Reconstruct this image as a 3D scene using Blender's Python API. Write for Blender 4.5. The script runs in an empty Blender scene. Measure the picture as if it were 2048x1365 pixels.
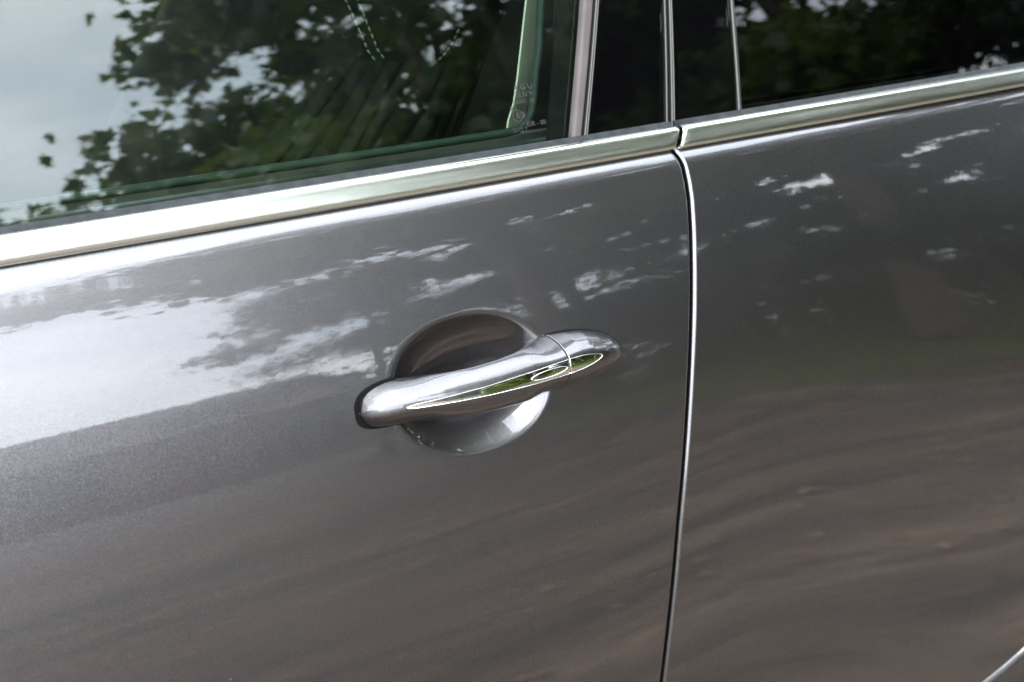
import bpy, math, random
import numpy as np
from mathutils import Vector, Matrix

R_ = math.radians
scene = bpy.context.scene
COL = scene.collection

# ------------------------------------------------------------------ camera
YAW, PITCH = R_(32.3), R_(23.3)          # turned towards the car's rear, tipped down
cam_d = bpy.data.cameras.new("camera")
cam_d.sensor_width = 36.0
cam_d.lens = 43.45
cam_d.clip_start, cam_d.clip_end = 0.02, 2000
cam_d.dof.use_dof = True
cam_d.dof.focus_distance = 0.84
cam_d.dof.aperture_fstop = 8.0
cam = bpy.data.objects.new("camera", cam_d)
COL.objects.link(cam)
_F = Vector((math.sin(YAW) * math.cos(PITCH), math.cos(YAW) * math.cos(PITCH), -math.sin(PITCH)))
_R = Vector((math.cos(YAW), -math.sin(YAW), 0))
_U = _R.cross(_F)
cam.matrix_world = Matrix(((_R.x, _U.x, -_F.x, -0.40077), (_R.y, _U.y, -_F.y, -0.67105),
                           (_R.z, _U.z, -_F.z, 1.20816), (0, 0, 0, 1)))
scene.camera = cam

# ------------------------------------------------------------------ sky and sun
SUN_EL, SUN_AZ = R_(52), R_(215)
world = bpy.data.worlds.new("World")
scene.world = world
world.use_nodes = True
wn, wl = world.node_tree.nodes, world.node_tree.links
wn.clear()
sky = wn.new("ShaderNodeTexSky")
sky.sky_type = 'NISHITA'
sky.sun_disc = False
sky.sun_elevation, sky.sun_rotation = SUN_EL, SUN_AZ
sky.air_density, sky.dust_density, sky.ozone_density = 1.0, 3.0, 1.0
tc = wn.new("ShaderNodeTexCoord")
mp = wn.new("ShaderNodeMapping")
mp.inputs['Scale'].default_value = (1.0, 1.0, 2.6)
cl = wn.new("ShaderNodeTexNoise")
cl.inputs['Scale'].default_value = 2.3
cl.inputs['Detail'].default_value = 6
cl.inputs['Roughness'].default_value = 0.55
cr = wn.new("ShaderNodeValToRGB")
cr.color_ramp.elements[0].position, cr.color_ramp.elements[0].color = 0.34, (4.9, 5.6, 6.5, 1)
cr.color_ramp.elements[1].position, cr.color_ramp.elements[1].color = 0.66, (9.2, 9.5, 9.9, 1)
mixw = wn.new("ShaderNodeMixRGB")
mixw.inputs[0].default_value = 0.88       # cloud cover
bg = wn.new("ShaderNodeBackground")
bg.inputs['Strength'].default_value = 0.1
wo = wn.new("ShaderNodeOutputWorld")
wl.new(tc.outputs['Generated'], mp.inputs[0])
wl.new(mp.outputs[0], cl.inputs['Vector'])
wl.new(cl.outputs['Fac'], cr.inputs[0])
wl.new(sky.outputs[0], mixw.inputs[1])
wl.new(cr.outputs[0], mixw.inputs[2])
wl.new(mixw.outputs[0], bg.inputs['Color'])
wl.new(bg.outputs[0], wo.inputs[0])

sun_d = bpy.data.lights.new("sun", 'SUN')
sun_d.energy, sun_d.angle, sun_d.color = 0.7, R_(60), (1.0, 0.95, 0.88)
sun = bpy.data.objects.new("sun", sun_d)
COL.objects.link(sun)
_sd = Vector((math.sin(SUN_AZ) * math.cos(SUN_EL), math.cos(SUN_AZ) * math.cos(SUN_EL), math.sin(SUN_EL)))
sun.rotation_euler = _sd.to_track_quat('Z', 'Y').to_euler()

vs = scene.view_settings
vs.view_transform, vs.look, vs.gamma = 'Standard', 'None', 1.0
vs.exposure = 3.2
scene.cycles.max_bounces = 10
scene.cycles.transparent_max_bounces = 24
scene.cycles.caustics_reflective = False
scene.cycles.use_denoising = True
scene.cycles.sample_clamp_indirect = 20

# ------------------------------------------------------------------ materials
def mat(name):
    m = bpy.data.materials.new(name)
    m.use_nodes = True
    n = m.node_tree.nodes
    n.clear()
    o = n.new("ShaderNodeOutputMaterial")
    return m, n, m.node_tree.links, o

def noise(n, l, scale, detail=4, rough=0.55, vec='Object', stretch=None, dist=0.0):
    t = n.new("ShaderNodeTexCoord")
    x = n.new("ShaderNodeTexNoise")
    x.inputs['Scale'].default_value = scale
    x.inputs['Detail'].default_value = detail
    x.inputs['Roughness'].default_value = rough
    x.inputs['Distortion'].default_value = dist
    if stretch:
        mm = n.new("ShaderNodeMapping")
        mm.inputs['Scale'].default_value = stretch
        l.new(t.outputs[vec], mm.inputs[0])
        l.new(mm.outputs[0], x.inputs['Vector'])
    else:
        l.new(t.outputs[vec], x.inputs['Vector'])
    return x

def ramp(n, l, src, stops):
    r = n.new("ShaderNodeValToRGB")
    e = r.color_ramp.elements
    while len(e) < len(stops):
        e.new(0.5)
    for k, (p, c) in enumerate(stops):
        e[k].position = p
        e[k].color = (*c, 1) if len(c) == 3 else c
    l.new(src, r.inputs[0])
    return r

def bump(n, l, src, strength, dist=0.002):
    b = n.new("ShaderNodeBump")
    b.inputs['Strength'].default_value = strength
    b.inputs['Distance'].default_value = dist
    l.new(src, b.inputs['Height'])
    return b

def principled(name, col, rough=0.5, metal=0.0, coat=0.0, spec=0.5, var=0.0, vscale=20, bmp=0.0, bscale=300, bdist=.001):
    m, n, l, o = mat(name)
    p = n.new("ShaderNodeBsdfPrincipled")
    p.inputs['Roughness'].default_value = rough
    p.inputs['Metallic'].default_value = metal
    p.inputs['Coat Weight'].default_value = coat
    p.inputs['Specular IOR Level'].default_value = spec
    if var:
        x = noise(n, l, vscale)
        r = ramp(n, l, x.outputs['Fac'], [(0.3, tuple(c * (1 - var) for c in col)), (0.7, tuple(min(1, c * (1 + var)) for c in col))])
        l.new(r.outputs[0], p.inputs['Base Color'])
    else:
        p.inputs['Base Color'].default_value = (*col, 1)
    if bmp:
        y = noise(n, l, bscale)
        b = bump(n, l, y.outputs['Fac'], bmp, bdist)
        l.new(b.outputs[0], p.inputs['Normal'])
    l.new(p.outputs[0], o.inputs[0])
    return m

def paint_material():
    m, n, l, o = mat("gunmetal_paint")
    p = n.new("ShaderNodeBsdfPrincipled")
    t = n.new("ShaderNodeTexCoord")
    v = n.new("ShaderNodeTexVoronoi")
    v.inputs['Scale'].default_value = 2200
    l.new(t.outputs['Object'], v.inputs['Vector'])
    # flakes: each cell leans its own way under the clear coat
    g = n.new("ShaderNodeNewGeometry")
    sub = n.new("ShaderNodeVectorMath"); sub.operation = 'SUBTRACT'
    sub.inputs[1].default_value = (.5, .5, .5)
    l.new(v.outputs['Color'], sub.inputs[0])
    sc = n.new("ShaderNodeVectorMath"); sc.operation = 'SCALE'
    sc.inputs['Scale'].default_value = 0.10
    l.new(sub.outputs[0], sc.inputs[0])
    ad = n.new("ShaderNodeVectorMath"); ad.operation = 'ADD'
    l.new(sc.outputs[0], ad.inputs[0]); l.new(g.outputs['Normal'], ad.inputs[1])
    nm = n.new("ShaderNodeVectorMath"); nm.operation = 'NORMALIZE'
    l.new(ad.outputs[0], nm.inputs[0])
    l.new(nm.outputs[0], p.inputs['Normal'])
    wv = n.new("ShaderNodeSeparateColor")
    l.new(v.outputs['Color'], wv.inputs[0])
    r = ramp(n, l, wv.outputs[0], [(0.0, (.076, .074, .077)), (0.55, (.100, .098, .102)), (1.0, (.132, .130, .136))])
    # a few dried specks of dirt on the coat
    sp = n.new("ShaderNodeTexVoronoi"); sp.inputs['Scale'].default_value = 24
    l.new(t.outputs['Object'], sp.inputs['Vector'])
    dm = ramp(n, l, sp.outputs['Distance'], [(0.0, (1,) * 3), (0.026, (0,) * 3)])
    mxs = n.new("ShaderNodeMixRGB"); mxs.inputs[2].default_value = (.42, .41, .39, 1)
    l.new(dm.outputs[0], mxs.inputs[0]); l.new(r.outputs[0], mxs.inputs[1])
    l.new(mxs.outputs[0], p.inputs['Base Color'])
    p.inputs['Metallic'].default_value = 1.0
    p.inputs['Roughness'].default_value = 0.34
    p.inputs['Coat Weight'].default_value = 1.0
    p.inputs['Coat IOR'].default_value = 1.66
    # faint orange peel plus a little dust on the clear coat
    d = noise(n, l, 9, 6, 0.6, stretch=(1, 1, .5))
    rr = ramp(n, l, d.outputs['Fac'], [(0.35, (.012,) * 3), (0.75, (.05,) * 3)])
    l.new(rr.outputs[0], p.inputs['Coat Roughness'])
    pe = noise(n, l, 160, 2, .4)
    b = bump(n, l, pe.outputs['Fac'], 0.03, 0.0004)
    l.new(b.outputs[0], p.inputs['Coat Normal'])
    l.new(p.outputs[0], o.inputs[0])
    return m

def glass_material(name, tint, dust=0.02):
    """Window glass: light passes straight through, each face mirrors a few percent."""
    m, n, l, o = mat(name)
    g = n.new("ShaderNodeNewGeometry")
    dt = n.new("ShaderNodeVectorMath"); dt.operation = 'DOT_PRODUCT'
    l.new(g.outputs['Normal'], dt.inputs[0]); l.new(g.outputs['Incoming'], dt.inputs[1])
    ab = n.new("ShaderNodeMath"); ab.operation = 'ABSOLUTE'
    l.new(dt.outputs['Value'], ab.inputs[0])
    om = n.new("ShaderNodeMath"); om.operation = 'SUBTRACT'; om.inputs[0].default_value = 1
    l.new(ab.outputs[0], om.inputs[1])
    pw = n.new("ShaderNodeMath"); pw.operation = 'POWER'; pw.inputs[1].default_value = 5
    l.new(om.outputs[0], pw.inputs[0])
    ml = n.new("ShaderNodeMath"); ml.operation = 'MULTIPLY_ADD'
    ml.inputs[1].default_value = .957; ml.inputs[2].default_value = .05
    l.new(pw.outputs[0], ml.inputs[0])
    tr = n.new("ShaderNodeBsdfTransparent"); tr.inputs[0].default_value = (*tint, 1)
    gl = n.new("ShaderNodeBsdfGlossy"); gl.inputs['Roughness'].default_value = 0.0
    gl.inputs['Color'].default_value = (.97, .97, .97, 1)
    mx = n.new("ShaderNodeMixShader")
    l.new(ml.outputs[0], mx.inputs[0]); l.new(tr.outputs[0], mx.inputs[1]); l.new(gl.outputs[0], mx.inputs[2])
    # wiped smears and dust
    df = n.new("ShaderNodeBsdfDiffuse"); df.inputs[0].default_value = (.55, .55, .53, 1)
    s = noise(n, l, 9, 8, .75, stretch=(1.6, 1, .9), dist=.8)
    r = ramp(n, l, s.outputs['Fac'], [(0.50, (0,) * 3), (0.8, (dust,) * 3)])
    m2 = n.new("ShaderNodeMixShader")
    l.new(r.outputs[0], m2.inputs[0]); l.new(mx.outputs[0], m2.inputs[1]); l.new(df.outputs[0], m2.inputs[2])
    l.new(m2.outputs[0], o.inputs[0])
    return m

def leaf_material(name, c0, c1):
    m, n, l, o = mat(name)
    x = noise(n, l, 2.2, 3)
    r = ramp(n, l, x.outputs['Fac'], [(0.3, c0), (0.7, c1)])
    p = n.new("ShaderNodeBsdfPrincipled")
    p.inputs['Roughness'].default_value = .45
    l.new(r.outputs[0], p.inputs['Base Color'])
    t = n.new("ShaderNodeBsdfTranslucent")
    hs = n.new("ShaderNodeHueSaturation"); hs.inputs['Hue'].default_value = .47; hs.inputs['Value'].default_value = 1.5
    l.new(r.outputs[0], hs.inputs['Color']); l.new(hs.outputs[0], t.inputs[0])
    mx = n.new("ShaderNodeMixShader"); mx.inputs[0].default_value = .35
    l.new(p.outputs[0], mx.inputs[1]); l.new(t.outputs[0], mx.inputs[2])
    l.new(mx.outputs[0], o.inputs[0])
    return m

def trim_material():
    m, n, l, o = mat("polished_trim")
    p = n.new("ShaderNodeBsdfPrincipled")
    p.inputs['Metallic'].default_value = 1
    p.inputs['Base Color'].default_value = (.73, .76, .69, 1)
    x = noise(n, l, 30, 5, .6, stretch=(.15, 3, 3))
    r = ramp(n, l, x.outputs['Fac'], [(0.3, (.17,) * 3), (0.7, (.26,) * 3)])
    l.new(r.outputs[0], p.inputs['Roughness'])
    b = bump(n, l, x.outputs['Fac'], .10, .0006)
    l.new(b.outputs[0], p.inputs['Normal'])
    l.new(p.outputs[0], o.inputs[0])
    return m

def track_material():
    m, n, l, o = mat("brown_track")
    p = n.new("ShaderNodeBsdfPrincipled"); p.inputs['Roughness'].default_value = .85
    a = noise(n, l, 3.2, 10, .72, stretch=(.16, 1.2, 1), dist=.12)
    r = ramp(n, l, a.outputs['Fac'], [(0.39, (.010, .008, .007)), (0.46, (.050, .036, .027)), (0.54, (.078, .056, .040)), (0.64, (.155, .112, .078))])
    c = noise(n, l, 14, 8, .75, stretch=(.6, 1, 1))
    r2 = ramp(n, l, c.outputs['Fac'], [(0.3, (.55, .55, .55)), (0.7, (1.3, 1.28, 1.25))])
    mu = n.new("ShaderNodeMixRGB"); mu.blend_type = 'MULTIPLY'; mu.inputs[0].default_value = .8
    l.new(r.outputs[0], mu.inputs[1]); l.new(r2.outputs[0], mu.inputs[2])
    l.new(mu.outputs[0], p.inputs['Base Color'])
    b = bump(n, l, c.outputs['Fac'], .6, .02)
    l.new(b.outputs[0], p.inputs['Normal'])
    l.new(p.outputs[0], o.inputs[0])
    return m

def ground_material():
    m, n, l, o = mat("grassy_ground")
    p = n.new("ShaderNodeBsdfPrincipled"); p.inputs['Roughness'].default_value = .9
    a = noise(n, l, 1.6, 7, .65)
    r = ramp(n, l, a.outputs['Fac'], [(0.3, (.018, .020, .008)), (0.5, (.035, .044, .013)), (0.7, (.06, .055, .026))])
    l.new(r.outputs[0], p.inputs['Base Color'])
    c = noise(n, l, 30, 6, .7)
    b = bump(n, l, c.outputs['Fac'], .8, .04)
    l.new(b.outputs[0], p.inputs['Normal'])
    l.new(p.outputs[0], o.inputs[0])
    return m

PAINT = paint_material()
TRIM = trim_material()
CHROME = principled("chrome", (.86, .86, .85), .03, 1.0)
BEAD = principled("satin_bead", (.038, .040, .038), .4, .7)
RUBBER = principled("black_rubber", (.004, .004, .0045), .8, spec=.05, var=.3, vscale=60)
DUSTY = principled("dusty_rubber", (.016, .019, .021), .75, spec=.15, var=.35, vscale=120, bmp=.3, bscale=900)
GLOSSBLACK = principled("gloss_black_cover", (.0008, .0008, .001), .03, spec=.35)
SATIN = principled("satin_run_channel", (.056, .050, .050), .55, 0, spec=.12, var=.12, vscale=40)
JAMB = principled("dark_jamb", (.02, .02, .021), .7)
GLASS = glass_material("green_tinted_glass", (.85, .925, .88), .006)
PRIVACY = glass_material("privacy_glass", (.20, .21, .21), .002)
LEATHER = principled("dark_leather", (.0022, .0026, .0024), .8, spec=.03, bmp=.5, bscale=700, bdist=.0006)
PLEAT = principled("pleated_leather", (.0024, .0031, .0027), .75, spec=.04, bmp=.4, bscale=600, bdist=.0006)
THREAD = principled("pale_thread", (.07, .085, .055), .7)
WEB = principled("belt_webbing", (.42, .43, .36), .75, bmp=.4, bscale=1500)
LINER = principled("cabin_lining", (.015, .015, .015), .8)
PRINT = principled("black_glass_print", (.01, .01, .01), .6)
PLASTIC = principled("grey_plastic", (.006, .012, .011), .6, spec=.14, bmp=.2, bscale=500)

# ------------------------------------------------------------------ mesh helpers
def mesh_obj(name, verts, faces, m, parent=None, smooth=True):
    me = bpy.data.meshes.new(name)
    me.from_pydata([tuple(map(float, v)) for v in verts], [], faces)
    me.materials.append(m)
    if smooth:
        me.polygons.foreach_set("use_smooth", [True] * len(me.polygons))
    me.update()
    o = bpy.data.objects.new(name, me)
    COL.objects.link(o)
    if parent:
        o.parent = parent
    return o

def grid_faces(nu, nv, flip=False, wrap_v=False):
    f = []
    for i in range(nu - 1):
        for j in range(nv if wrap_v else nv - 1):
            k = (j + 1) % nv
            q = (i * nv + j, i * nv + k, (i + 1) * nv + k, (i + 1) * nv + j)
            f.append(q[::-1] if flip else q)
    return f

def grid_obj(name, P, m, parent, flip=False):
    nu, nv = P.shape[:2]
    return mesh_obj(name, P.reshape(-1, 3), grid_faces(nu, nv, flip), m, parent)

def sweep(name, path, prof, m, parent, smooth=True, closed=True):
    """prof: list of (Y offset, Z offset) placed at every path point (x, y, z)."""
    V = [(p[0], p[1] + a, p[2] + b) for p in path for a, b in prof]
    k = len(prof)
    F = grid_faces(len(path), k, wrap_v=closed)
    if closed:
        F.append(tuple(range(k)))
        F.append(tuple(range((len(path) - 1) * k, len(path) * k))[::-1])
    return mesh_obj(name, V, F, m, parent, smooth)

def tube(name, pts, rad, m, parent, seg=8):
    pts = [Vector(p) for p in pts]
    V, F = [], []
    rad = rad if hasattr(rad, '__len__') else [rad] * len(pts)
    for i, p in enumerate(pts):
        t = (pts[min(i + 1, len(pts) - 1)] - pts[max(i - 1, 0)]).normalized()
        a = t.cross(Vector((0, 0, 1)) if abs(t.z) < .9 else Vector((1, 0, 0))).normalized()
        b = t.cross(a)
        for s in range(seg):
            an = 2 * math.pi * s / seg
            V.append(p + (a * math.cos(an) + b * math.sin(an)) * rad[i])
    F = grid_faces(len(pts), seg, wrap_v=True)
    F.append(tuple(range(seg))[::-1]); F.append(tuple(range((len(pts) - 1) * seg, len(pts) * seg)))
    return V, F

def box(name, x0, x1, y0, y1, z0, z1, m, parent, smooth=False):
    V = [(x, y, z) for x in (x0, x1) for y in (y0, y1) for z in (z0, z1)]
    F = [(0, 1, 3, 2), (4, 6, 7, 5), (0, 4, 5, 1), (2, 3, 7, 6), (0, 2, 6, 4), (1, 5, 7, 3)]
    return mesh_obj(name, V, F, m, parent, smooth)

def thing(name, label, cat, loc=(0, 0, 0), group=None):
    o = bpy.data.objects.new(name, None)
    COL.objects.link(o)
    o.location = loc
    o['label'], o['category'] = label, cat
    if group:
        o['group'] = group
    return o

def sstep(a, b, x):
    t = np.clip((np.asarray(x, float) - a) / (b - a), 0, 1)
    return t * t * (3 - 2 * t)

# ------------------------------------------------------------------ the car's side surface
#BODY
# lean of the panel's outward normal (degrees up from level) against height
TAU_Z = np.array([.20, .35, .45, .55, .65, .72, .78, .82, .85, .88, .91, .927, .938, .946, .9515, .9560, .9592, .9625, .9670, .9720])
TAU_D = np.array([0.0, 1.0, 2.5, 4.5, 7.5, 10.0, 12.5, 14.3, 16.0, 18.0, 20.3, 21.8, 23.5, 25.5, 25.0, 25.0, 34.0, 50.0, 60.0, 68.0])
_zz = np.linspace(.20, .972, 1600)
_tt = np.interp(_zz, TAU_Z, TAU_D)
_k = np.hanning(25); _k /= _k.sum()
_tt = np.convolve(np.pad(_tt, 12, mode='edge'), _k, 'valid')
_yy = np.concatenate([[0], np.cumsum(np.tan(np.radians((_tt[1:] + _tt[:-1]) / 2)) * np.diff(_zz))])
_yy -= np.interp(.85, _zz, _yy)
ZTOP = .9712
def body_y(x, z):
    x, z = np.asarray(x, float), np.asarray(z, float)
    y = np.interp(z, _zz, _yy)
    y = y + x * x / 40.0
    # haunch: towards the rear the lower side leans up a little more
    h = sstep(.22, .75, x)
    s = np.clip((z - .85), -.5, .12)
    y = y + h * .07 * s
    return y
SEAM_Z = np.array([.30, .5567, .6902, .787, .8609, .910, .9322, .945, .955, .960, .964, .968])
SEAM_X = np.array([.092, .1365, .1576, .1762, .1905, .2000, .2038, .2049, .2050, .2042, .2030, .2010])
def seam_x(z):
    return np.interp(z, SEAM_Z, SEAM_X)
def win_y(x, z):
    d = np.asarray(z, float) - .979
    return .060 + d * math.tan(R_(23)) + d * d * .28 + np.asarray(x, float) ** 2 / 40.0
#END

car = thing("parked_car", "gunmetal grey car seen close at its front door handle", "car", (0, 0, 0))

def fillet(dist, r):
    q = np.clip(r - dist, 0, r)
    return r - np.sqrt(np.maximum(r * r - q * q, 0))

def edge_samples(r, n=6):
    return [r * (1 - math.cos(a)) * 0 + r * (1 - math.sin(math.pi / 2 * (1 - k / n))) for k, a in ((k, 0) for k in range(n + 1))]

# pocket behind the handle, in the handle's own frame (x, n outward, t upward)
TAU_H = R_(16)
HN = np.array([0, -math.cos(TAU_H), math.sin(TAU_H)])
HT = np.array([0, math.sin(TAU_H), math.cos(TAU_H)])
HO = np.array([0, 0, .85])
def hframe(x, n, t):
    x, n, t = np.broadcast_arrays(np.asarray(x, float), np.asarray(n, float), np.asarray(t, float))
    return HO + x[..., None] * np.array([1., 0, 0]) + n[..., None] * HN + t[..., None] * HT
def pocket(x, z):
    t = (z - .85) / math.cos(TAU_H)
    u, v = (x + .009) / .061, (t + .0085) / .0475
    # the recess leans slightly: its crown sits to the left, its belly to the right
    u = u + .06 * v
    r = (np.abs(u) ** 2.15 + np.abs(v) ** 2.15) ** (1 / 2.15)
    q = 1.015 - r
    s = .015
    q = s * np.logaddexp(0, q / s)
    # bowl under the top edge, a straighter ramp at the bottom
    p = 1.3 + .8 * sstep(-.30, .15, v)
    return .0245 * (1 - np.clip(1 - q, 0, 1) ** p)

def dense(a, b, step):
    return list(np.arange(a, b - 1e-9, step))

# --- front door skin
GAP, RR = .0016, .0030
xs = dense(-.80, -.10, .012) + dense(-.10, -.085, .003) + dense(-.085, .065, .0009) + dense(.065, .10, .004)
tail = [.10 + .08 * k / 8 for k in range(8)]
es = edge_samples(RR)
zs = dense(.32, .70, .012) + dense(.70, .785, .006) + dense(.785, .90, .0009) + dense(.90, .945, .004) + dense(.945, ZTOP, .0009) + [ZTOP]
zs = np.array(zs)
P = []
for z in zs:
    xe = float(seam_x(z)) - GAP
    row = [(x, 1e9) for x in xs]
    for x in tail:
        f = (x - .10) / (.18 - .10)
        xx = .10 + f * (xe - RR * 4 - .10)
        row.append((xx, xe - xx))
    for e in (RR * 2.6, RR * 1.7, RR * 1.25, RR * 1.06):
        row.append((xe - e, e))
    for e in es[::-1]:
        row.append((xe - e, e))
    P.append(row)
X = np.array([[a for a, _ in r] for r in P]); D = np.array([[b for _, b in r] for r in P])
Z = np.repeat(zs[:, None], X.shape[1], 1)
Y = body_y(X, Z) + pocket(X, Z) + fillet(D, RR)
G = np.stack([X, Y, Z], -1)
last = G[:, -1:].copy(); last[..., 1] += .018
G = np.concatenate([G, last], 1)
top = G[-1:].copy(); top[..., 1] += .012; top[..., 2] -= .001
G = np.concatenate([G, top], 0)
front_door = grid_obj("front_door", G, PAINT, car, flip=True)

# --- rear door skin, its lower edge climbing towards the wheel arch
def zbot(x):
    x = np.asarray(x, float)
    return np.interp(x, [.0, .30, .40, .48, .543, .571, .598, .66, .72, .80, .88, .96, 1.0], [.372, .374, .378, .385, .398, .4066, .4163, .446, .486, .553, .635, .735, .80])
nr = 90
P = []
zt = np.concatenate([[0], ])
tv = np.array(sorted(set(list(np.linspace(0.018, .86, 60)) + list(np.linspace(.86, 1, 46)))))
sv = np.linspace(0.03, 1, nr)
es2 = es + [RR * 1.06, RR * 1.25, RR * 1.7, RR * 2.6]
cols = [('e', e) for e in es2] + [('s', s) for s in np.linspace(.014, 1, nr)]
rows = [('e', e) for e in es2] + [('t', t) for t in tv]
X = np.zeros((len(rows), len(cols))); Z = np.zeros_like(X); D1 = np.full_like(X, 1e9); D2 = np.full_like(X, 1e9)
XR = .98
for i, (rk, rv) in enumerate(rows):
    for j, (ck, cv) in enumerate(cols):
        z = .7
        for _ in range(5):
            xl = float(seam_x(z)) + GAP
            x = xl + cv if ck == 'e' else xl + RR + (XR - xl - RR) * cv
            zb = float(zbot(x)) + GAP
            z = zb + rv if rk == 'e' else zb + RR + (ZTOP - zb - RR) * rv
        X[i, j], Z[i, j] = x, z
        if ck == 'e': D1[i, j] = cv
        if rk == 'e': D2[i, j] = rv
Y = body_y(X, Z) + fillet(D1, RR) + fillet(D2, RR)
G = np.stack([X, Y, Z], -1)
a = G[:, :1].copy(); a[..., 1] += .018
G = np.concatenate([a, G], 1)
a = G[:1].copy(); a[..., 1] += .018
b = G[-1:].copy(); b[..., 1] += .012; b[..., 2] -= .001
G = np.concatenate([a, G, b], 0)
rear_door = grid_obj("rear_door", G, PAINT, car, flip=True)

# --- quarter panel and sill below / behind the rear door
xsq = np.array(dense(-.80, .30, .05) + dense(.30, .98, .008))
rows = [('e', e) for e in es] + [('d', d) for d in np.linspace(.004, 1, 14)]
X = np.zeros((len(rows), len(xsq))); Z = np.zeros_like(X); D = np.full_like(X, 1e9)
for i, (rk, rv) in enumerate(rows):
    zb = zbot(xsq) - GAP
    X[i] = xsq
    Z[i] = zb - rv if rk == 'e' else zb - RR - (zb - RR - .24) * rv
    if rk == 'e': D[i] = rv
Y = body_y(X, np.maximum(Z, .2)) + fillet(D, .0060)
G = np.stack([X, Y, Z], -1)
a = G[:1].copy(); a[..., 1] += .018
G = np.concatenate([a, G], 0)
grid_obj("quarter_panel", G, PAINT, car)

# --- dark jamb behind the shut lines
zj = np.linspace(.33, .99, 40)
G = np.array([[(float(seam_x(min(z, .97))) + dx, float(body_y(.19, min(z, .97))) + .019, z) for dx in (-.03, .03)] for z in zj])
grid_obj("door_jamb", G, JAMB, car, flip=True)
G = np.array([[(x, float(body_y(x, float(zbot(x)))) + .019, float(zbot(x)) + dz) for dz in (-.03, .03)] for x in xsq])
grid_obj("sill_jamb", G, JAMB, car)

# ------------------------------------------------------------------ belt trim
def trim_y(x):
    return np.asarray(x, float) ** 2 / 40.0
TR = [(.0440, .9748), (.0418, .9752), (.0406, .9760), (.0401, .9774), (.0404, .9798), (.0411, .9824), (.0420, .9850),
      (.0429, .9874), (.0438, .9896), (.0454, .9911), (.0482, .9917), (.0520, .9918), (.0560, .9900), (.0560, .9760)]
def belt(name, xa, xb, ca, cb):
    pts = [xa + e for e in (0, .0006, .0016, .003)] + list(np.linspace(xa + .01, xb - .01, 30)) + [xb - e for e in (.003, .0016, .0006, 0)]
    V = []
    for k, x in enumerate(pts):
        shr = {0: .0016, 1: .0008, 2: .0003}.get(k, {0: .0016, 1: .0008, 2: .0003}.get(len(pts) - 1 - k, 0))
        for a, b in [(p, q - .0085) for p, q in TR]:
            # the cut ends lean with the pillar line
            lean = (b - .977) * (.45 if (k < 4 or k > len(pts) - 5) else .3)
            V.append((x + lean * (1 if True else 0), float(trim_y(x)) + a + .007 + shr, b + (shr if b < .974 else -shr * .6)))
    n = len(TR)
    F = grid_faces(len(pts), n, wrap_v=True)
    F.append(tuple(range(n))); F.append(tuple(range((len(pts) - 1) * n, len(pts) * n))[::-1])
    return mesh_obj(name, V, F, TRIM, car)
belt("belt_trim", -.80, .2078, 0, 0)
belt("belt_trim", .2118, .98, 0, 0)
# black seal in the shadow under the trim
pth = [(x, float(trim_y(x)) + .005, -.0075) for x in np.linspace(-.80, .98, 40)]
sweep("belt_seal", pth, [(.0570, .9700), (.0530, .9735), (.0530, .9780), (.0580, .9780), (.0620, .9700)], RUBBER, car)
# dusty weatherstrip lip between trim and glass
def strip(xa, xb):
    q = [(x, float(trim_y(x)), -.006) for x in np.linspace(xa, xb, 30)]
    return sweep("weatherstrip", q, [(.0575, .9884), (.0590, .9896), (.0612, .9914), (.0625, .9920), (.0635, .9916), (.0635, .980), (.058, .980)], DUSTY, car)
strip(-.80, .2080); strip(.2105, .98)

# ------------------------------------------------------------------ glass, pillar covers, run channels
def lean_x(x0, slope, z):
    return x0 + slope * (z - .979)
ZW = 1.36
def pane(name, xl, sl, xr, sr, m, off=0.0, thick=.004, nz=26, nx=24, r=0.0, z0=.976):
    """A sheet lying on the side-window surface between two leaning edges."""
    zz = np.linspace(z0, ZW, nz)
    us = np.linspace(0, 1, nx)
    rows = []
    for z in zz:
        a, b = lean_x(xl, sl, z), lean_x(xr, sr, z)
        if r:
            e = np.array(edge_samples(r))
            xx = np.concatenate([a + e, a + r + (b - a - 2 * r) * us[1:-1], (b - e)[::-1]])
            dd = np.minimum(xx - a, b - xx)
        else:
            xx = a + (b - a) * us; dd = np.full_like(xx, 1e9)
        yy = win_y(xx, z) + off + (fillet(dd, r) if r else 0)
        rows.append(np.stack([xx, yy, np.full_like(xx, z)], -1))
    A = np.array(rows)
    B = A.copy(); B[..., 1] = (win_y(A[..., 0], A[..., 2]) + off) + thick
    nu, nv = A.shape[:2]
    V = np.concatenate([A.reshape(-1, 3), B.reshape(-1, 3)])
    k = nu * nv
    F = [q[::-1] for q in grid_faces(nu, nv)] + [tuple(i + k for i in q) for q in grid_faces(nu, nv)]
    ring = [j for j in range(nv)] + [i * nv + nv - 1 for i in range(1, nu)] + [(nu - 1) * nv + j for j in range(nv - 2, -1, -1)] + [i * nv for i in range(nu - 2, 0, -1)]
    V = np.concatenate([V, V[ring], V[[i + k for i in ring]]])
    n0, L = 2 * k, len(ring)
    for i in range(L):
        j = (i + 1) % L
        F.append((n0 + i, n0 + j, n0 + L + j, n0 + L + i))
    o = mesh_obj(name, V, F, m, car)
    return o

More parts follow.
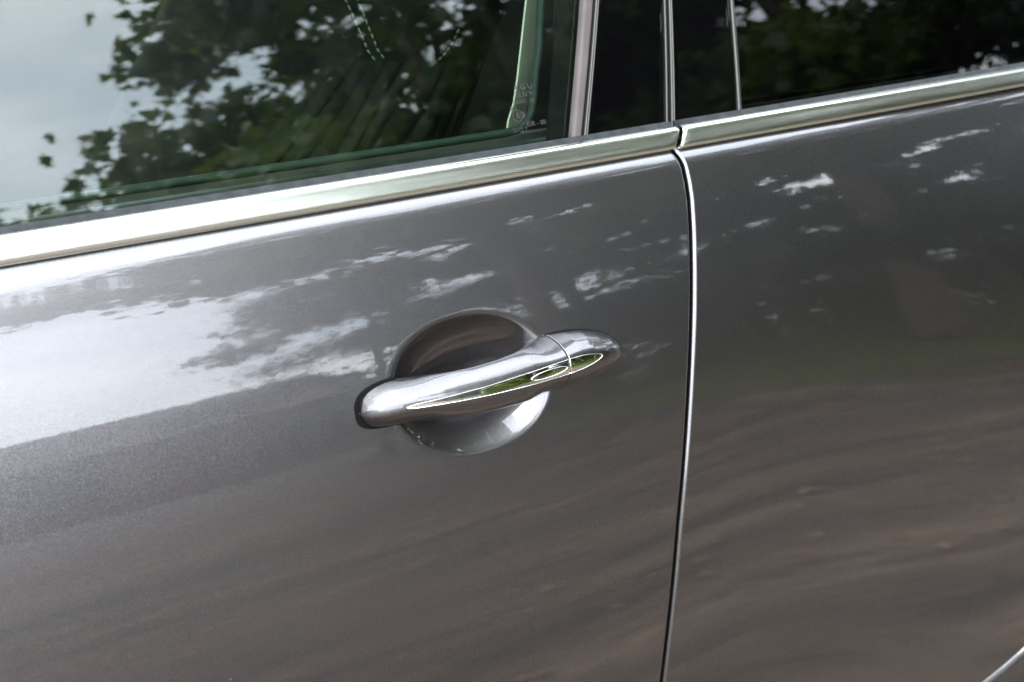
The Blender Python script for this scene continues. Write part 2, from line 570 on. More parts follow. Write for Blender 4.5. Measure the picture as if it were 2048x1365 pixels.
front_window = pane("front_window", -.80, .2, .130, .42, GLASS, off=.0045)
pane("run_channel", .1137, .407, .1222, .417, SATIN, off=-.0005, thick=.006, r=.0026, nx=6)
pane("channel_lip", .1220, .417, .1238, .415, RUBBER, off=.003, thick=.004, nx=4)
pane("edge_bead", .1237, .415, .1259, .414, BEAD, off=-.0010, thick=.006, r=.0010, nx=4)
pane("pillar_cover", .1260, .414, .2034, .274, GLOSSBLACK, off=.0005, thick=.005, r=.0022, nx=16)
pane("edge_bead", .2036, .275, .2056, .280, BEAD, off=.0000, thick=.007, r=.0010, nx=4)
pane("edge_bead", .2084, .272, .2108, .269, BEAD, off=-.0006, thick=.007, r=.0011, nx=4)
pane("pillar_cover", .2109, .268, .2788, .206, GLOSSBLACK, off=.0005, thick=.005, r=.0022, nx=16)
pane("edge_bead", .2789, .206, .2829, .206, BEAD, off=.0000, thick=.006, r=.0017, nx=4)
rear_window = pane("rear_window", .2815, .206, .98, .05, PRIVACY, off=.0045)
pane("door_frame", .104, .385, .1245, .41, RUBBER, off=.017, thick=.003, nx=6)
pane("pillar_backing", .124, .41, .283, .206, JAMB, off=.012, thick=.002, nx=8)

# ------------------------------------------------------------------ door handle
HX = np.array([-97, -96, -94, -90, -84, -76, -66, -56, -46, -36, -20, 0, 15, 24, 31, 38, 46, 55, 66, 78, 90, 100, 107, 111.5, 113.6, 114.2])
H_NF = np.array([1.5, 5.5, 9.5, 14, 17.5, 20.5, 23, 25, 26.5, 27.5, 28.7, 29.3, 29.5, 29.4, 29.2, 29, 28.6, 28, 26.8, 25.0, 22.2, 18.6, 14.6, 9.8, 5.6, 2])
H_NB = np.array([-7, -7, -7, -7, -7, -7, -8, -4, 3, 8, 11, 11.5, 9.5, 5.5, -3, -14, -18, -14, -8, -7, -7, -7, -7, -7, -7, -7.])
H_H = np.array([2.5, 6, 9, 11.6, 13.4, 14.6, 15.2, 15.5, 15.8, 16.0, 16.4, 17.0, 17.8, 18.4, 19.0, 19.6, 20.0, 20.2, 20.0, 18.9, 16.6, 14.2, 11.4, 8.4, 5.6, 2.2])
H_T = np.array([-8, -7.6, -7.2, -6.6, -6, -5.6, -5.6, -6.2, -7.0, -7.8, -8.6, -8.6, -8.2, -7.8, -7.4, -7.2, -7.0, -6.8, -6.8, -7.0, -7.6, -8.6, -9.6, -10.4, -10.8, -11])
_hx = np.linspace(-97, 114.2, 2113)
def _sm(v, w=61):
    y = np.interp(_hx, HX, v)
    k = np.hanning(w); k /= k.sum()
    ys = np.convolve(np.pad(y, w // 2, mode='edge'), k, 'valid')
    f = np.clip(np.minimum(_hx + 97, 114.2 - _hx) / 8, 0, 1)
    return y * (1 - f) + ys * f
_nf, _nb, _hh, _ht = _sm(H_NF), _sm(H_NB), _sm(H_H), _sm(H_T)
def hsec(x):
    """handle section at x (mm): front n, back n, half height, centre t"""
    return [np.interp(x, _hx, v) for v in (_nf, _nb, _hh, _ht)]
# quarter profile of the outer face: flat nose, then a facet leaning back, then the rolled edge
_Q = np.array([(0, 1), (.18, .995), (.32, .965), (.45, .885), (.60, .735), (.76, .53), (.89, .30), (.965, .13), (1, 0)])
for _ in range(3):
    _Q = np.concatenate([_Q[:1], np.stack([_Q[:-1] * .75 + _Q[1:] * .25, _Q[:-1] * .25 + _Q[1:] * .75], 1).reshape(-1, 2), _Q[-1:]])
_ql = np.concatenate([[0], np.cumsum(np.hypot(*np.diff(_Q, axis=0).T))]); _ql /= _ql[-1]
def hpoint(x, a, grow=0.0):
    nf, nb, h, t0 = hsec(x)
    c, s_ = np.cos(a), np.sin(a)
    mid = nb + (nf - nb) * .42
    e = np.abs(np.arctan2(s_, np.abs(c))) / (np.pi / 2)
    qt, qn = np.interp(e, _ql, _Q[:, 0]), np.interp(e, _ql, _Q[:, 1])
    front = c > 0
    n = np.where(front, mid + (nf + grow - mid) * qn, mid - (mid - nb + grow) * np.abs(c) ** .8)
    t = t0 + (h + grow) * np.sign(s_) * np.where(front, qt, np.abs(s_) ** .8)
    return n, t
def hfront(x, t):
    """front face n (mm) at x, t"""
    nf, nb, h, t0 = hsec(x)
    mid = nb + (nf - nb) * .42
    return mid + (nf - mid) * np.interp(np.abs((t - t0) / h), _Q[:, 0], _Q[:, 1])

handle = bpy.data.objects.new("door_handle", None)
COL.objects.link(handle)
handle.parent = car
NA = 72
def loft(name, xl, m, ends, shrink):
    an = np.linspace(0, 2 * np.pi, NA, endpoint=False)
    rings = []
    for x, g in zip(xl, shrink):
        n, t = hpoint(np.full(NA, x), an, -g)
        rings.append(hframe(x / 1e3, n / 1e3, t / 1e3))
    V = np.array(rings).reshape(-1, 3)
    F = grid_faces(len(xl), NA, wrap_v=True)
    F.append(tuple(range(NA))); F.append(tuple(range((len(xl) - 1) * NA, len(xl) * NA))[::-1])
    return mesh_obj(name, V, F, m, handle)
cosp = lambda a, b, n: list(a + (b - a) * (1 - np.cos(np.linspace(0, np.pi / 2, n))))
SX = 53.2
xl = cosp(-97, -80, 22) + list(np.linspace(-78.5, SX - 1.2, 110)) + [SX - .75, SX - .45, SX - .3, SX - .3]
sh = [0] * (len(xl) - 4) + [.08, .3, .75, 2.2]
loft("handle_grip", xl, PAINT, None, sh)
xl = [SX + .3, SX + .3, SX + .45, SX + .75] + list(np.linspace(SX + 1.2, 96, 40)) + [114.2 - (114.2 - 97) * (1 - math.sin(k / 22 * math.pi / 2)) for k in range(23)]
sh = [2.2, .75, .3, .08] + [0] * (len(xl) - 4)
loft("handle_cap", xl, PAINT, None, sh)

# chrome blade set into the outer face, split at the cap
IX = np.array([-72.2, -71.8, -70.5, -66, -58, -40, -12, 24, 45, 56, 66, 74, 80, 82.8, 84, 84.3])
IW = np.array([.05, .55, .95, 1.45, 1.85, 2.5, 3.5, 4.8, 5.3, 5.3, 4.8, 3.75, 2.5, 1.45, .7, .05])
IT = np.array([-7.4, -7.4, -7.4, -7.5, -7.7, -8.3, -8.7, -8.2, -7.6, -7.2, -6.9, -6.7, -6.6, -6.6, -6.6, -6.6])
def inlay(name, xl, widths, cents, parent, lift=0.0, cut=None):
    rows = []
    for x, w, c in zip(xl, widths, cents):
        ds = [0, .06, .13, .23, .31, .42, .6]
        ds = [min(d, w * f) for d, f in zip(ds, (0, .12, .3, .5, .65, .78, .9))]
        v = [-w + d for d in ds] + list(np.linspace(-w + ds[-1], w - ds[-1], 9)[1:-1]) + [w - d for d in ds[::-1]]
        of = [-.6, .2, .38, .38, .25, .12, .1]
        o = of + [.1] * 7 + of[::-1]
        t = c + np.array(v)
        n = hfront(np.full(len(t), x), t) + np.array(o) + lift + .022 * (t - c)
        rows.append(hframe(x / 1e3, n / 1e3, t / 1e3))
    A = np.array(rows)
    if cut:
        for side, k in (('lo', 0), ('hi', -1)):
            if side in cut:
                e = A[k:k + 1] if k == 0 else A[-1:]
                e = e + HN * -.0012
                A = np.concatenate([e, A], 0) if k == 0 else np.concatenate([A, e], 0)
    return mesh_obj(name, A.reshape(-1, 3), grid_faces(A.shape[0], A.shape[1], flip=True), CHROME, parent)
xa = np.concatenate([np.linspace(-72.2, -66, 24), np.linspace(-65, SX - .35, 90)])
inlay("chrome_insert", xa, np.interp(xa, IX, IW), np.interp(xa, IX, IT), handle, cut=['hi'])
xa = np.concatenate([np.linspace(SX + .35, 78, 40), np.linspace(78.4, 84.3, 24)])
inlay("chrome_insert", xa, np.interp(xa, IX, IW), np.interp(xa, IX, IT), handle, cut=['lo'])
# touch button inside the blade
xa = 35.2 + 15.4 * np.sin(np.linspace(-np.pi / 2, np.pi / 2, 50))
wb = 2.75 * np.sqrt(np.maximum(1 - ((xa - 35.2) / 15.4) ** 2, .0004)) ** .9
inlay("lock_button", xa, wb, np.interp(xa, [19, 51], [-8.75, -7.3]), handle, lift=.25)

# rubber gaskets under both feet
def gasket(xl, g):
    an = np.linspace(0, 2 * np.pi, NA, endpoint=False)
    V = []
    # outline of the foot, offset outwards
    up, dn = [], []
    for x in xl:
        xc = min(max(x + g * .92 if x < 0 else x - g * .92, -97), 114.2)
        _, _, h, t0 = hsec(xc)
        e = g * .45
        up.append((x, t0 + h + e)); dn.append((x, t0 - h - e))
    out = up + dn[::-1]
    k = len(out)
    cx, ct = np.mean([p[0] for p in out]), np.mean([p[1] for p in out])
    for nn, s in ((-5.0, 1.0), (.75, 1.0), (1.15, .985), (1.15, .5)):
        for x, t in out:
            xx, tt = cx + (x - cx) * s, ct + (t - ct) * s
            p = hframe(xx / 1e3, 0.0, tt / 1e3)
            yb = float(body_y(p[0], p[2]))
            p = np.array([p[0], yb, p[2]]) + HN * nn / 1e3
            V.append(p)
    F = grid_faces(4, k, wrap_v=True)
    F.append(tuple(range(3 * k, 4 * k)))
    return mesh_obj("foot_gasket", V, F, RUBBER, handle, smooth=False)
gasket([-99.6, -99.3, -98.8, -98.0, -96.8, -95, -92.5, -89, -84, -78, -72, -68], 2.9)
gasket([53.5, 62, 72, 82, 92, 100, 106, 110, 112.6, 113.8, 114.6, 115.1, 115.3], 1.2)

# ------------------------------------------------------------------ lettering etched in the glass
def glass_text(body, x, z, size, name="etched_lettering"):
    cu = bpy.data.curves.new(name, 'FONT')
    cu.body, cu.size, cu.align_x, cu.align_y = body, size, 'CENTER', 'CENTER'
    cu.extrude = .00005
    cu.materials.append(PRINT)
    tmp = bpy.data.objects.new(name, cu)
    dg = bpy.context.evaluated_depsgraph_get()
    COL.objects.link(tmp)
    dg.update()
    me = bpy.data.meshes.new_from_object(tmp.evaluated_get(dg))
    bpy.data.objects.remove(tmp)
    o = bpy.data.objects.new(name, me)
    COL.objects.link(o)
    o.parent = front_window
    th = math.atan((float(win_y(x, z + .01)) - float(win_y(x, z - .01))) / .02)
    o.rotation_euler = (math.pi / 2 - th, 0, 0)
    o.location = (x, float(win_y(x, z)) + .0045 - .0003, z)
    return o
glass_text("A G U", .0855, 1.0225, .0062)
glass_text("L U X", .0865, 1.0175, .0048)
glass_text("SAINT - G", .0835, 1.0130, .0042)
glass_text("X I", .0735, 1.0092, .0042)
glass_text("E 2", .0785, 1.0042, .0060)
glass_text("43R - 00", .0900, .9975, .0050)
glass_text("D O T", .0760, .9945, .0046)
# ring round the E
an = np.linspace(0, 2 * np.pi, 33)[:-1]
V, F = [], []
for a in an:
    for r in (.0037, .0042):
        x, z = .0758 + r * math.cos(a), 1.0042 + r * math.sin(a) * .95
        V.append((x, float(win_y(x, z)) + .0045 - .0003, z))
for i in range(32):
    j = (i + 1) % 32
    F.append((2 * i, 2 * i + 1, 2 * j + 1, 2 * j))
mesh_obj("etched_ring", V, F, PRINT, front_window, False)

# ------------------------------------------------------------------ inside the door: inner frame seal with its rounded corner
def on_win(x, z, dy):
    return (x, float(win_y(x, z)) + dy, z)
corner = [(-.80, .9895)] + [(x, .9895) for x in np.linspace(-.7, .07, 14)] + [(.0835, .9905), (.093, .9945), (.0985, 1.001), (.1035, 1.012), (.110, 1.028)] + \
         [(.118 + .35 * (z - 1.045), z) for z in np.linspace(1.045, 1.35, 10)]
V, F = tube("inner_seal", [on_win(x, z, .022) for x, z in corner], .0030, None, None, 10)
mesh_obj("inner_seal", V, F, PLASTIC, car)
# inner sill behind the glass
q = [(x, float(trim_y(x)), -.006) for x in np.linspace(-.80, .98, 30)]
sweep("door_sill_trim", q, [(.068, .978), (.070, .984), (.082, .987), (.100, .984), (.120, .965), (.125, .80), (.07, .80)], PLASTIC, car)

# ------------------------------------------------------------------ cabin shell
def quad(name, pts, m, parent):
    return mesh_obj(name, pts, [tuple(range(len(pts)))], m, parent, False)
shell = bpy.data.objects.new("cabin_shell", None); COL.objects.link(shell); shell.parent = car
box("roof", -.85, 1.25, .26, 1.50, 1.375, 1.44, LINER, shell)
box("floor_pan", -1.3, 1.3, .08, 1.70, .22, .26, LINER, shell)
box("far_door_lining", -1.3, 1.3, 1.62, 1.70, .26, .96, LINER, shell)
box("bulkhead", -1.34, -1.28, .08, 1.70, .26, .95, LINER, shell)
box("dashboard", -1.28, -.85, .10, 1.62, .60, .98, LINER, shell)
box("rear_bulkhead", 1.26, 1.32, .08, 1.70, .26, 1.05, LINER, shell)
for x in (-.02, .95):
    box("far_pillar", x, x + .10, 1.55, 1.66, .96, 1.40, LINER, shell)
box("lower_side_lining", -1.3, 1.3, .128, .135, .26, .975, LINER, shell)

# ------------------------------------------------------------------ front seat with gathered side bolster and pale stitching
seat = bpy.data.objects.new("front_seat", None); COL.objects.link(seat); seat.parent = car
def seat_dims(z):
    u = (z - .50) / .70
    return -.16 + u * .40, .145 - .03 * u, .25 - .03 * u * u
def seat_y(x, z):
    xc, th, w = seat_dims(z)
    c = min(abs((x - xc) / th), .999) ** (1 / .8)
    return .55 - w * (1 - c * c) ** (.5 * .45)
rows = []
for z in np.linspace(.50, 1.22, 60):
    xc, th, w = seat_dims(z)
    k = 1 - .35 * sstep(1.12, 1.22, z)
    a = np.linspace(0, 2 * np.pi, 80, endpoint=False)
    x = xc + th * k * np.sign(np.cos(a)) * np.abs(np.cos(a)) ** .8
    y = .55 - w * k * np.sign(np.sin(a)) * np.abs(np.sin(a)) ** .45
    rows.append(np.stack([x, y, np.full_like(x, z)], -1))
A = np.array(rows)
mesh_obj("backrest", A.reshape(-1, 3), grid_faces(60, 80, wrap_v=True) + [tuple(range(59 * 80, 60 * 80))], LEATHER, seat)
# gathered bolster panel: a row of soft pleats
nu, nv = 150, 26
V = []
for j in range(nv):
    f = j / (nv - 1)
    for i in range(nu):
        u = i / (nu - 1)
        z = .885 + .125 * f - .02 * u
        xc, th, w = seat_dims(z)
        x = xc - th * .93 + 1.62 * th * u + .03 * f * (1 - u)
        ph = u * 11 + .8 * math.sin(u * 5.3) + .5 * math.sin(u * 13 + 2 * f) * (1 - f) + .35 * (1 - f)
        rip = abs(math.sin(math.pi * ph)) ** .7
        amp = .011 * (1 - f) ** .5 * (.35 + .35 * math.sin(math.pi * u) ** .5 + .3 * math.sin(u * 21))
        V.append((x, seat_y(x, z) - .004 - amp * rip, z))
mesh_obj("pleated_bolster", V, grid_faces(nv, nu), PLEAT, seat)
# stitches
def stitches(name, path, step=.0062, ln=.0042, r=.0007):
    pts = [Vector((x, 0, z)) for x, z in path]
    L = [0]
    for a, b in zip(pts, pts[1:]):
        L.append(L[-1] + (b - a).length)
    V, F = [], []
    s = 0
    while s + ln < L[-1]:
        e = []
        for q in (s, s + ln * .5, s + ln):
            x = float(np.interp(q, L, [p.x for p in pts])); z = float(np.interp(q, L, [p.z for p in pts]))
            e.append((x, seat_y(x, z) - .0012, z))
        v, f = tube("", e, [r * .6, r, r * .6], None, None, 6)
        k = len(V)
        V += v; F += [tuple(i + k for i in q) for q in f]
        s += step
    o = mesh_obj(name, V, F, THREAD, seat)
    o['kind'] = 'stuff'
    return o
A_ = [(.067, 1.10), (.069, 1.06), (.073, 1.035), (.078, 1.013), (.086, 1.000)]
stitches("stitching", A_)
stitches("stitching", [(x + .008, z + .001) for x, z in A_])
stitches("stitching", [(.090, .997), (.097, .9935), (.115, .9925), (.137, .9955), (.150, 1.004), (.160, 1.014), (.170, 1.030)], r=.0005)
stitches("stitching", [(.122, .950), (.130, .941), (.134, .930), (.136, .915)])
stitches("stitching", [(.130, .953), (.138, .943), (.142, .931), (.143, .915)])
box("seat_cushion", -.62, -.08, .32, .80, .42, .58, LEATHER, seat)

# seat belt webbing hanging beside the pillar, seen almost edge on
bp = [(.195, 1.24), (.171, 1.064), (.163, 1.004), (.1595, .985), (.1545, .972), (.151, .951), (.146, .92), (.13, .82)]
V = []
for x, z in bp:
    for k in (-1, 1):
        for e in (0, .0012):
            V.append((x + k * .0190 + e * .9, .20 + k * .0158 - e * .4, z))
F = []
for i in range(len(bp) - 1):
    a, b = i * 4, i * 4 + 4
    F += [(a, a + 2, b + 2, b), (a + 1, b + 1, b + 3, a + 3), (a, b, b + 1, a + 1), (a + 2, a + 3, b + 3, b + 2)]
mesh_obj("seat_belt", V, F, WEB, car, False)
box("pillar_lining", .205, .33, .125, .22, .26, 1.375, LINER, car)

# ------------------------------------------------------------------ ground and track beside the car
def sheet(name, xs_, ys_, zf, m, kind='structure'):
    V = [(x, y, zf(x, y)) for x in xs_ for y in ys_]
    o = mesh_obj(name, V, grid_faces(len(xs_), len(ys_), flip=True), m)
    o['kind'] = kind
    return o
rnd = random.Random(7)
def bank(x, y):
    d = -y - 4.2
    return (.28 * float(sstep(0, 2.2, d)) + .06 * math.sin(x * .9) * float(sstep(0, 2, d))) if abs(x) < 45 and y > -45 else .28
gx = [-600, -200, -60] + list(np.linspace(-40, 40, 81)) + [60, 200, 600]
gy = [-600, -200, -60] + list(np.linspace(-40, 12, 66)) + [60, 200, 600]
g = sheet("ground", gx, gy, lambda x, y: bank(x, y) - .004 if y > -60 else .25, ground_material())
tx = np.linspace(-40, 40, 161)
V, F = [], []
for i, x in enumerate(tx):
    ya = -4.15 - .25 * math.sin(x * .8) - .18 * math.sin(x * 2.3 + 1) + .02 * x
    yard = 1 - float(sstep(2.6, 4.4, x))
    ya = ya * (1 - yard) - 20.5 * yard
    for k in range(41):
        y = 5 + (ya - 5) * k / 40
        V.append((x, y, .004 + max(0, bank(x, y))))
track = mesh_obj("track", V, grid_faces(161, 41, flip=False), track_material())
track['kind'] = 'structure'

LEAF_A = leaf_material("maple_leaf", (.026, .052, .006), (.085, .135, .018))
LEAF_B = leaf_material("hedge_leaf", (.007, .013, .004), (.020, .032, .007))
LEAF_C = leaf_material("lit_bush_leaf", (.075, .12, .018), (.19, .24, .05))  # bush foliage with the brightness of open sky put into its colour
BARK = principled("bark", (.10, .075, .055), .9, var=.4, vscale=6, bmp=.8, bscale=25, bdist=.02)
GRASS = leaf_material("grass_blade", (.060, .10, .014), (.15, .19, .035))

LOBE = np.array([(0, -.35), (.18, -.10), (.62, -.22), (.42, .08), (.80, .42), (.36, .38), (.30, .62), (0, 1.05),
                 (-.30, .62), (-.36, .38), (-.80, .42), (-.42, .08), (-.62, -.22), (-.18, -.10)])
OVAL = np.array([(0, -.5), (.30, -.15), (.28, .25), (0, .62), (-.28, .25), (-.30, -.15)])

def leaf_mesh(name, C_, size, m, parent, shape, rng, tilt=.9):
    n, k = len(C_), len(shape)
    yaw = rng.uniform(0, 2 * np.pi, n)
    tl = rng.normal(0, tilt, n); rl = rng.normal(0, tilt * .7, n)
    sz = size * rng.uniform(.6, 1.25, n)
    loc = np.zeros((n, k, 3))
    loc[:, :, 0] = shape[None, :, 0] * sz[:, None]
    loc[:, :, 1] = shape[None, :, 1] * sz[:, None]
    loc[:, :, 2] = -np.abs(shape[None, :, 0]) * sz[:, None] * .25
    cy, sy = np.cos(tl)[:, None], np.sin(tl)[:, None]
    y, z = loc[:, :, 1] * cy - loc[:, :, 2] * sy, loc[:, :, 1] * sy + loc[:, :, 2] * cy
    cr, sr = np.cos(rl)[:, None], np.sin(rl)[:, None]
    x, z = loc[:, :, 0] * cr + z * sr, -loc[:, :, 0] * sr + z * cr
    ca, sa = np.cos(yaw)[:, None], np.sin(yaw)[:, None]
    P = np.stack([x * ca - y * sa, x * sa + y * ca, z], -1) + np.asarray(C_)[:, None, :]
    me = bpy.data.meshes.new(name)
    me.vertices.add(n * k); me.loops.add(n * k); me.polygons.add(n)
    me.vertices.foreach_set("co", P.reshape(-1).astype(np.float32))
    me.loops.foreach_set("vertex_index", np.arange(n * k, dtype=np.int32))
    me.polygons.foreach_set("loop_start", np.arange(0, n * k, k, dtype=np.int32))
    me.materials.append(m)
    me.update(calc_edges=True)
    o = bpy.data.objects.new(name, me)
    COL.objects.link(o)
    o.parent = parent
    o['kind'] = 'stuff'
    return o

def tree(label, loc, H, spread, seed, nleaf, size, m, base=.28, lean=(0, 0), trunk_r=.16, shape=LOBE, name="broadleaf_tree", fork=False, group=None, drop=.25, loose=.13):
    rng = np.random.default_rng(seed)
    t = thing(name, label, "tree", loc, group)
    V, F = [], []
    def add(pts, rad, seg):
        v, f = tube("", pts, rad, None, None, seg)
        k = len(V); V.extend(v); F.extend(tuple(i + k for i in q) for q in f)
    def trunk_pt(f):
        return np.array([lean[0] * f ** 1.5 + .12 * math.sin(f * 5 + seed), lean[1] * f ** 1.5 + .12 * math.cos(f * 4 + seed), f * H * .85])
    fs = np.linspace(0, 1, 14)
    add([trunk_pt(f) for f in fs], [trunk_r * (1 - .82 * f) * (1.25 if f == 0 else 1) for f in fs], 12)
    C_ = []
    nl = 15
    for i in range(nl):
        f = base + (1 - base) * (i + .5) / nl
        p0 = trunk_pt(f)
        az = i * 2.399 + rng.uniform(-.3, .3)
        L = spread * (1.05 - .65 * ((f - base) / (1 - base)) ** 1.6) * rng.uniform(.8, 1.12)
        up = rng.uniform(.15, .45)
        dirv = np.array([math.cos(az), math.sin(az), 0])
        side = np.array([-math.sin(az), math.cos(az), 0])
        pts = [p0 + dirv * L * s + side * .18 * L * math.sin(s * 3 + i) * s + np.array([0, 0, L * (up * s - (drop + up * .5) * s * s)]) for s in np.linspace(0, 1, 9)]
        r0 = trunk_r * .5 * (1 - .6 * f)
        add(pts, [r0 * (1 - .88 * s) + .004 for s in np.linspace(0, 1, 9)], 7)
        for j in range(7):
            s = .25 + .75 * (j + rng.uniform(0, 1)) / 7
            a = pts[min(int(s * 8), 7)] * (1 - (s * 8) % 1) + pts[min(int(s * 8) + 1, 8)] * ((s * 8) % 1)
            sg = 1 if j % 2 else -1
            d2 = dirv * rng.uniform(.3, .8) + side * sg * rng.uniform(.5, 1) + np.array([0, 0, rng.uniform(-.25, .3)])
            l2 = L * rng.uniform(.22, .42) * (1.15 - .5 * s)
            sp = [a + d2 * l2 * q + np.array([0, 0, -.18 * l2 * q * q]) for q in (0, .35, .7, 1)]
            add(sp, [.014, .010, .007, .003], 5)
            C_.append((sp, l2))
    per = nleaf // len(C_)
    cen = []
    for sp, l2 in C_:
        for _ in range(per):
            q = rng.uniform(.1, 1.05) * 3
            i = min(int(q), 2)
            c = sp[i] + (sp[i + 1] - sp[i]) * (q - i)
            cen.append(c + rng.normal(0, loose, 3) * np.array([1, 1, .8]))
    mesh_obj("trunk", V, F, BARK, t)
    leaf_mesh("crown", np.array(cen), size, m, t, shape, rng)
    return t

tree("broadleaf tree with hanging lobed leaves mirrored in the front window", (4.5, -6.9, .25), 9.6, 3.9, 3, 23000, .115, LEAF_A, base=.37, lean=(-.5, .8), drop=.32, loose=.19)
tree("fine-leaved tree flecked with sky above the door handle", (6.9, -10.4, .25), 10.5, 3.4, 13, 70000, .06, LEAF_B, base=.08, shape=OVAL)
tree("slender fine-leaved tree at the open end of the wood", (4.0, -9.7, .25), 6.2, 2.0, 17, 23000, .055, LEAF_B, base=.06, shape=OVAL, trunk_r=.08, loose=.17)
tree("tree with thick leaning trunk mirrored in the dark rear window", (6.6, -5.2, .25), 11.0, 4.1, 11, 38000, .10, LEAF_A, base=.27, lean=(.8, .2), trunk_r=.2, loose=.19)
tree("tall dense tree standing behind the leaning trunk", (9.4, -6.6, .25), 15.0, 5.0, 21, 60000, .14, LEAF_B, base=.06, shape=OVAL)
tree("shaded tree at the far end of the track", (13.5, -5.0, .25), 14.5, 5.0, 31, 44000, .15, LEAF_B, base=.06, shape=OVAL)
tree("bushy tree filling the gap behind the overhanging branches", (10.0, -10.8, .25), 14.0, 4.6, 41, 60000, .14, LEAF_B, base=.05, shape=OVAL)
tree("dark round tree at the back of the wood", (12.5, -13.0, .25), 16.0, 6.0, 51, 44000, .17, LEAF_B, base=.05, shape=OVAL)
tree("spreading dark tree deep in the wood behind the bend", (19.0, -9.5, .25), 16.0, 6.4, 61, 44000, .18, LEAF_B, base=.05, shape=OVAL)
tree("tree closing the track where it bends away", (25.0, -2.5, .25), 14.0, 6.4, 71, 36000, .19, LEAF_B, base=.05, shape=OVAL)
tree("unseen tree added behind the car to shade the track", (9.8, 3.8, 0), 10.5, 5.0, 81, 40000, .13, LEAF_B, base=.4, lean=(.3, -1.6), shape=OVAL)  # out of view, added so its canopy darkens the track on the right
tree("second unseen tree added behind the car, shading the track farther along", (16.0, 3.2, 0), 11.5, 5.4, 91, 40000, .14, LEAF_B, base=.35, lean=(0, -1.4), shape=OVAL)  # also added out of view, carries the shade farther down the track
def bush(label, loc, rad, h, seed, n, m):
    rng = np.random.default_rng(seed)
    t = thing("hedge_bush", label, "bush", loc, "bushes along the verge")
    V, F = [], []
    cen = []
    for i in range(16):
        az, el = rng.uniform(0, 6.28), rng.uniform(.4, 1.4)
        L = rng.uniform(.6, 1.05)
        tip = np.array([math.cos(az) * math.cos(el) * rad * L * 1.2, math.sin(az) * math.cos(el) * rad * L * 1.2, math.sin(el) * h * L])
        pts = [tip * s + np.array([0, 0, .15 * h * math.sin(s * 3)]) for s in (0, .35, .7, 1)]
        v, f = tube("", pts, [.02, .014, .008, .003], None, None, 5)
        k = len(V); V += v; F += [tuple(a + k for a in q) for q in f]
        for _ in range(n // 16):
            s = rng.uniform(.15, 1.02)
            cen.append(tip * s + rng.normal(0, .2, 3) * rad)
    cen = np.array(cen); cen[:, 2] = np.maximum(cen[:, 2], .03)
    mesh_obj("stems", V, F, BARK, t)
    leaf_mesh("foliage", cen, .10, m, t, OVAL, rng)
for k, (x, y, r, h, lab) in enumerate([
        (4.5, -8.9, 1.2, 2.6, "rounded bush at the open end of the hedge"),
        (5.6, -8.8, 1.4, 3.0, "tall bush under the overhanging tree"),
        (7.0, -8.3, 1.5, 3.2, "broad bush beside the leaning trunk"),
        (8.6, -7.6, 1.5, 3.2, "dark bush behind the leaning trunk"),
        (10.3, -6.9, 1.6, 3.2, "bush in front of the tall dense tree"),
        (12.2, -6.6, 1.6, 3.2, "bush at the far end of the track"),
        (14.6, -6.6, 1.8, 3.4, "wide bush below the shaded tree"),
        (17.2, -6.2, 1.8, 3.4, "bush before the bend of the track"),
        (20.4, -5.0, 2.0, 3.6, "large bush at the bend of the track"),
        (23.0, -2.0, 2.2, 3.6, "bush blocking the view where the track bends")]):
    bush(lab, (x, y, .24), r, h, 60 + k, 6400, LEAF_C if k < 4 else LEAF_B)  # first bushes take the leaf colour brightened as if skylit, the rest the dark one

# grass along the verge
rng = np.random.default_rng(5)
n = 26000
gxp = rng.uniform(3.6, 15, n); gyp = -4.1 - np.abs(rng.normal(0, 1.9, n)) - .02 * gxp * 0
hh = rng.uniform(.05, .20, n); aa = rng.uniform(0, 6.28, n); bx_, by_ = rng.normal(0, .05, n), rng.normal(0, .05, n)
zb = np.array([bank(x, y) for x, y in zip(gxp, gyp)]) - .01
w = .006
P = np.zeros((n, 3, 3))
P[:, 0] = np.stack([gxp - w * np.cos(aa), gyp - w * np.sin(aa), zb], -1)
P[:, 1] = np.stack([gxp + w * np.cos(aa), gyp + w * np.sin(aa), zb], -1)
P[:, 2] = np.stack([gxp + bx_, gyp + by_, zb + hh], -1)
me = bpy.data.meshes.new("verge_grass")
me.vertices.add(n * 3); me.loops.add(n * 3); me.polygons.add(n)
me.vertices.foreach_set("co", P.reshape(-1).astype(np.float32))
me.loops.foreach_set("vertex_index", np.arange(n * 3, dtype=np.int32))
me.polygons.foreach_set("loop_start", np.arange(0, n * 3, 3, dtype=np.int32))
me.materials.append(GRASS); me.update(calc_edges=True)
o = bpy.data.objects.new("verge_grass", me); COL.objects.link(o)
o['kind'] = 'stuff'; o['label'] = "short green grass growing along the track's far edge"; o['category'] = "grass"

# dead leaves blown along the track and against its edge
rng = np.random.default_rng(9)
lx = rng.uniform(-4, 14, 5200)
ly = np.where(rng.uniform(0, 1, 5200) < .55, -3.9 + np.abs(rng.normal(0, .5, 5200)), rng.uniform(-3.9, -1.0, 5200))
LITTER = principled("dead_leaf", (.13, .075, .04), .8, var=.6, vscale=4)
lit = leaf_mesh("leaf_litter", np.stack([lx, ly, np.full(5200, .022)], -1), .035, LITTER, None, OVAL, rng, tilt=.25)
lit['label'] = "brown dead leaves scattered over the track"; lit['category'] = "leaves"

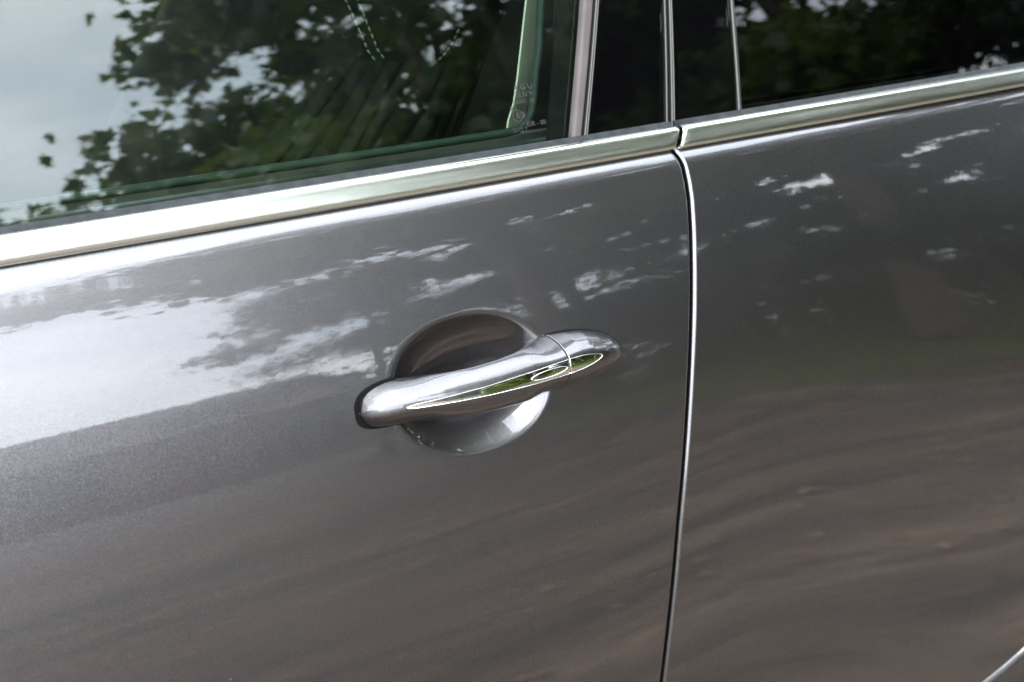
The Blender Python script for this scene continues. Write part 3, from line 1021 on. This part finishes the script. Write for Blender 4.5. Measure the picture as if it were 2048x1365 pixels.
# ------------------------------------------------------------------ low brick house across the track, mirrored left of the handle
def brick_material():
    m, n, l, o = mat("brick_wall")
    p = n.new("ShaderNodeBsdfPrincipled"); p.inputs['Roughness'].default_value = .85
    t = n.new("ShaderNodeTexCoord")
    mp_ = n.new("ShaderNodeMapping"); mp_.inputs['Rotation'].default_value = (math.pi / 2, 0, 0)
    b = n.new("ShaderNodeTexBrick")
    b.inputs['Color1'].default_value = (.110, .092, .086, 1); b.inputs['Color2'].default_value = (.100, .085, .080, 1)
    b.inputs['Mortar'].default_value = (.12, .11, .10, 1); b.inputs['Scale'].default_value = 4.4
    b.inputs['Mortar Size'].default_value = .015
    l.new(t.outputs['Object'], mp_.inputs[0]); l.new(mp_.outputs[0], b.inputs['Vector'])
    l.new(b.outputs['Color'], p.inputs['Base Color']); l.new(p.outputs[0], o.inputs[0])
    return m
BRICK = brick_material()
ROOF = principled("roof_tiles", (.062, .050, .048), .8, var=.3, vscale=3, bmp=.5, bscale=18, bdist=.03)
WHITE = principled("house_frames", (.09, .085, .08), .5)
PANE = principled("house_panes", (.03, .035, .04), .08)
RED = principled("brown_door", (.12, .06, .04), .4)
house = thing("brick_house", "low brick house with tiled roof mirrored left of the door handle", "house", (3.6, -21.5, .24))
def hbox(name, x0, x1, y0, y1, z0, z1, m, parent=house):
    return box(name, x0, x1, y0, y1, z0, z1, m, parent)
hbox("wall", -5.6, 5.2, -5.0, 0, 0, 2.75, BRICK)
V = [(-6, .4, 2.7), (5.6, .4, 2.7), (5.6, -5.4, 2.7), (-6, -5.4, 2.7), (-5.0, -2.5, 4.5), (4.8, -2.5, 4.5)]
roof = mesh_obj("roof", V, [(0, 1, 5, 4), (1, 2, 5), (2, 3, 4, 5), (3, 0, 4), (3, 2, 1, 0)], ROOF, house, False)
dr = hbox("door", .4, 1.35, .004, .06, .05, 2.05, RED); hbox("door_frame", .3, .38, .004, .08, .05, 2.12, WHITE, dr); hbox("door_frame", 1.37, 1.45, .004, .08, .05, 2.12, WHITE, dr)
for x in (-4.4, -2.0, 2.6):
    wdw = hbox("window", x, x + 1.4, .004, .03, .85, 1.95, PANE)
    for a, b, c, d_ in ((-.06, 0, .79, 2.01), (1.4, 1.46, .79, 2.01), (.67, .73, .85, 1.95)):
        hbox("frame", x + a, x + b, .004, .07, c, d_, WHITE, wdw)
    hbox("sill", x - .1, x + 1.5, .004, .14, .72, .785, WHITE, wdw)
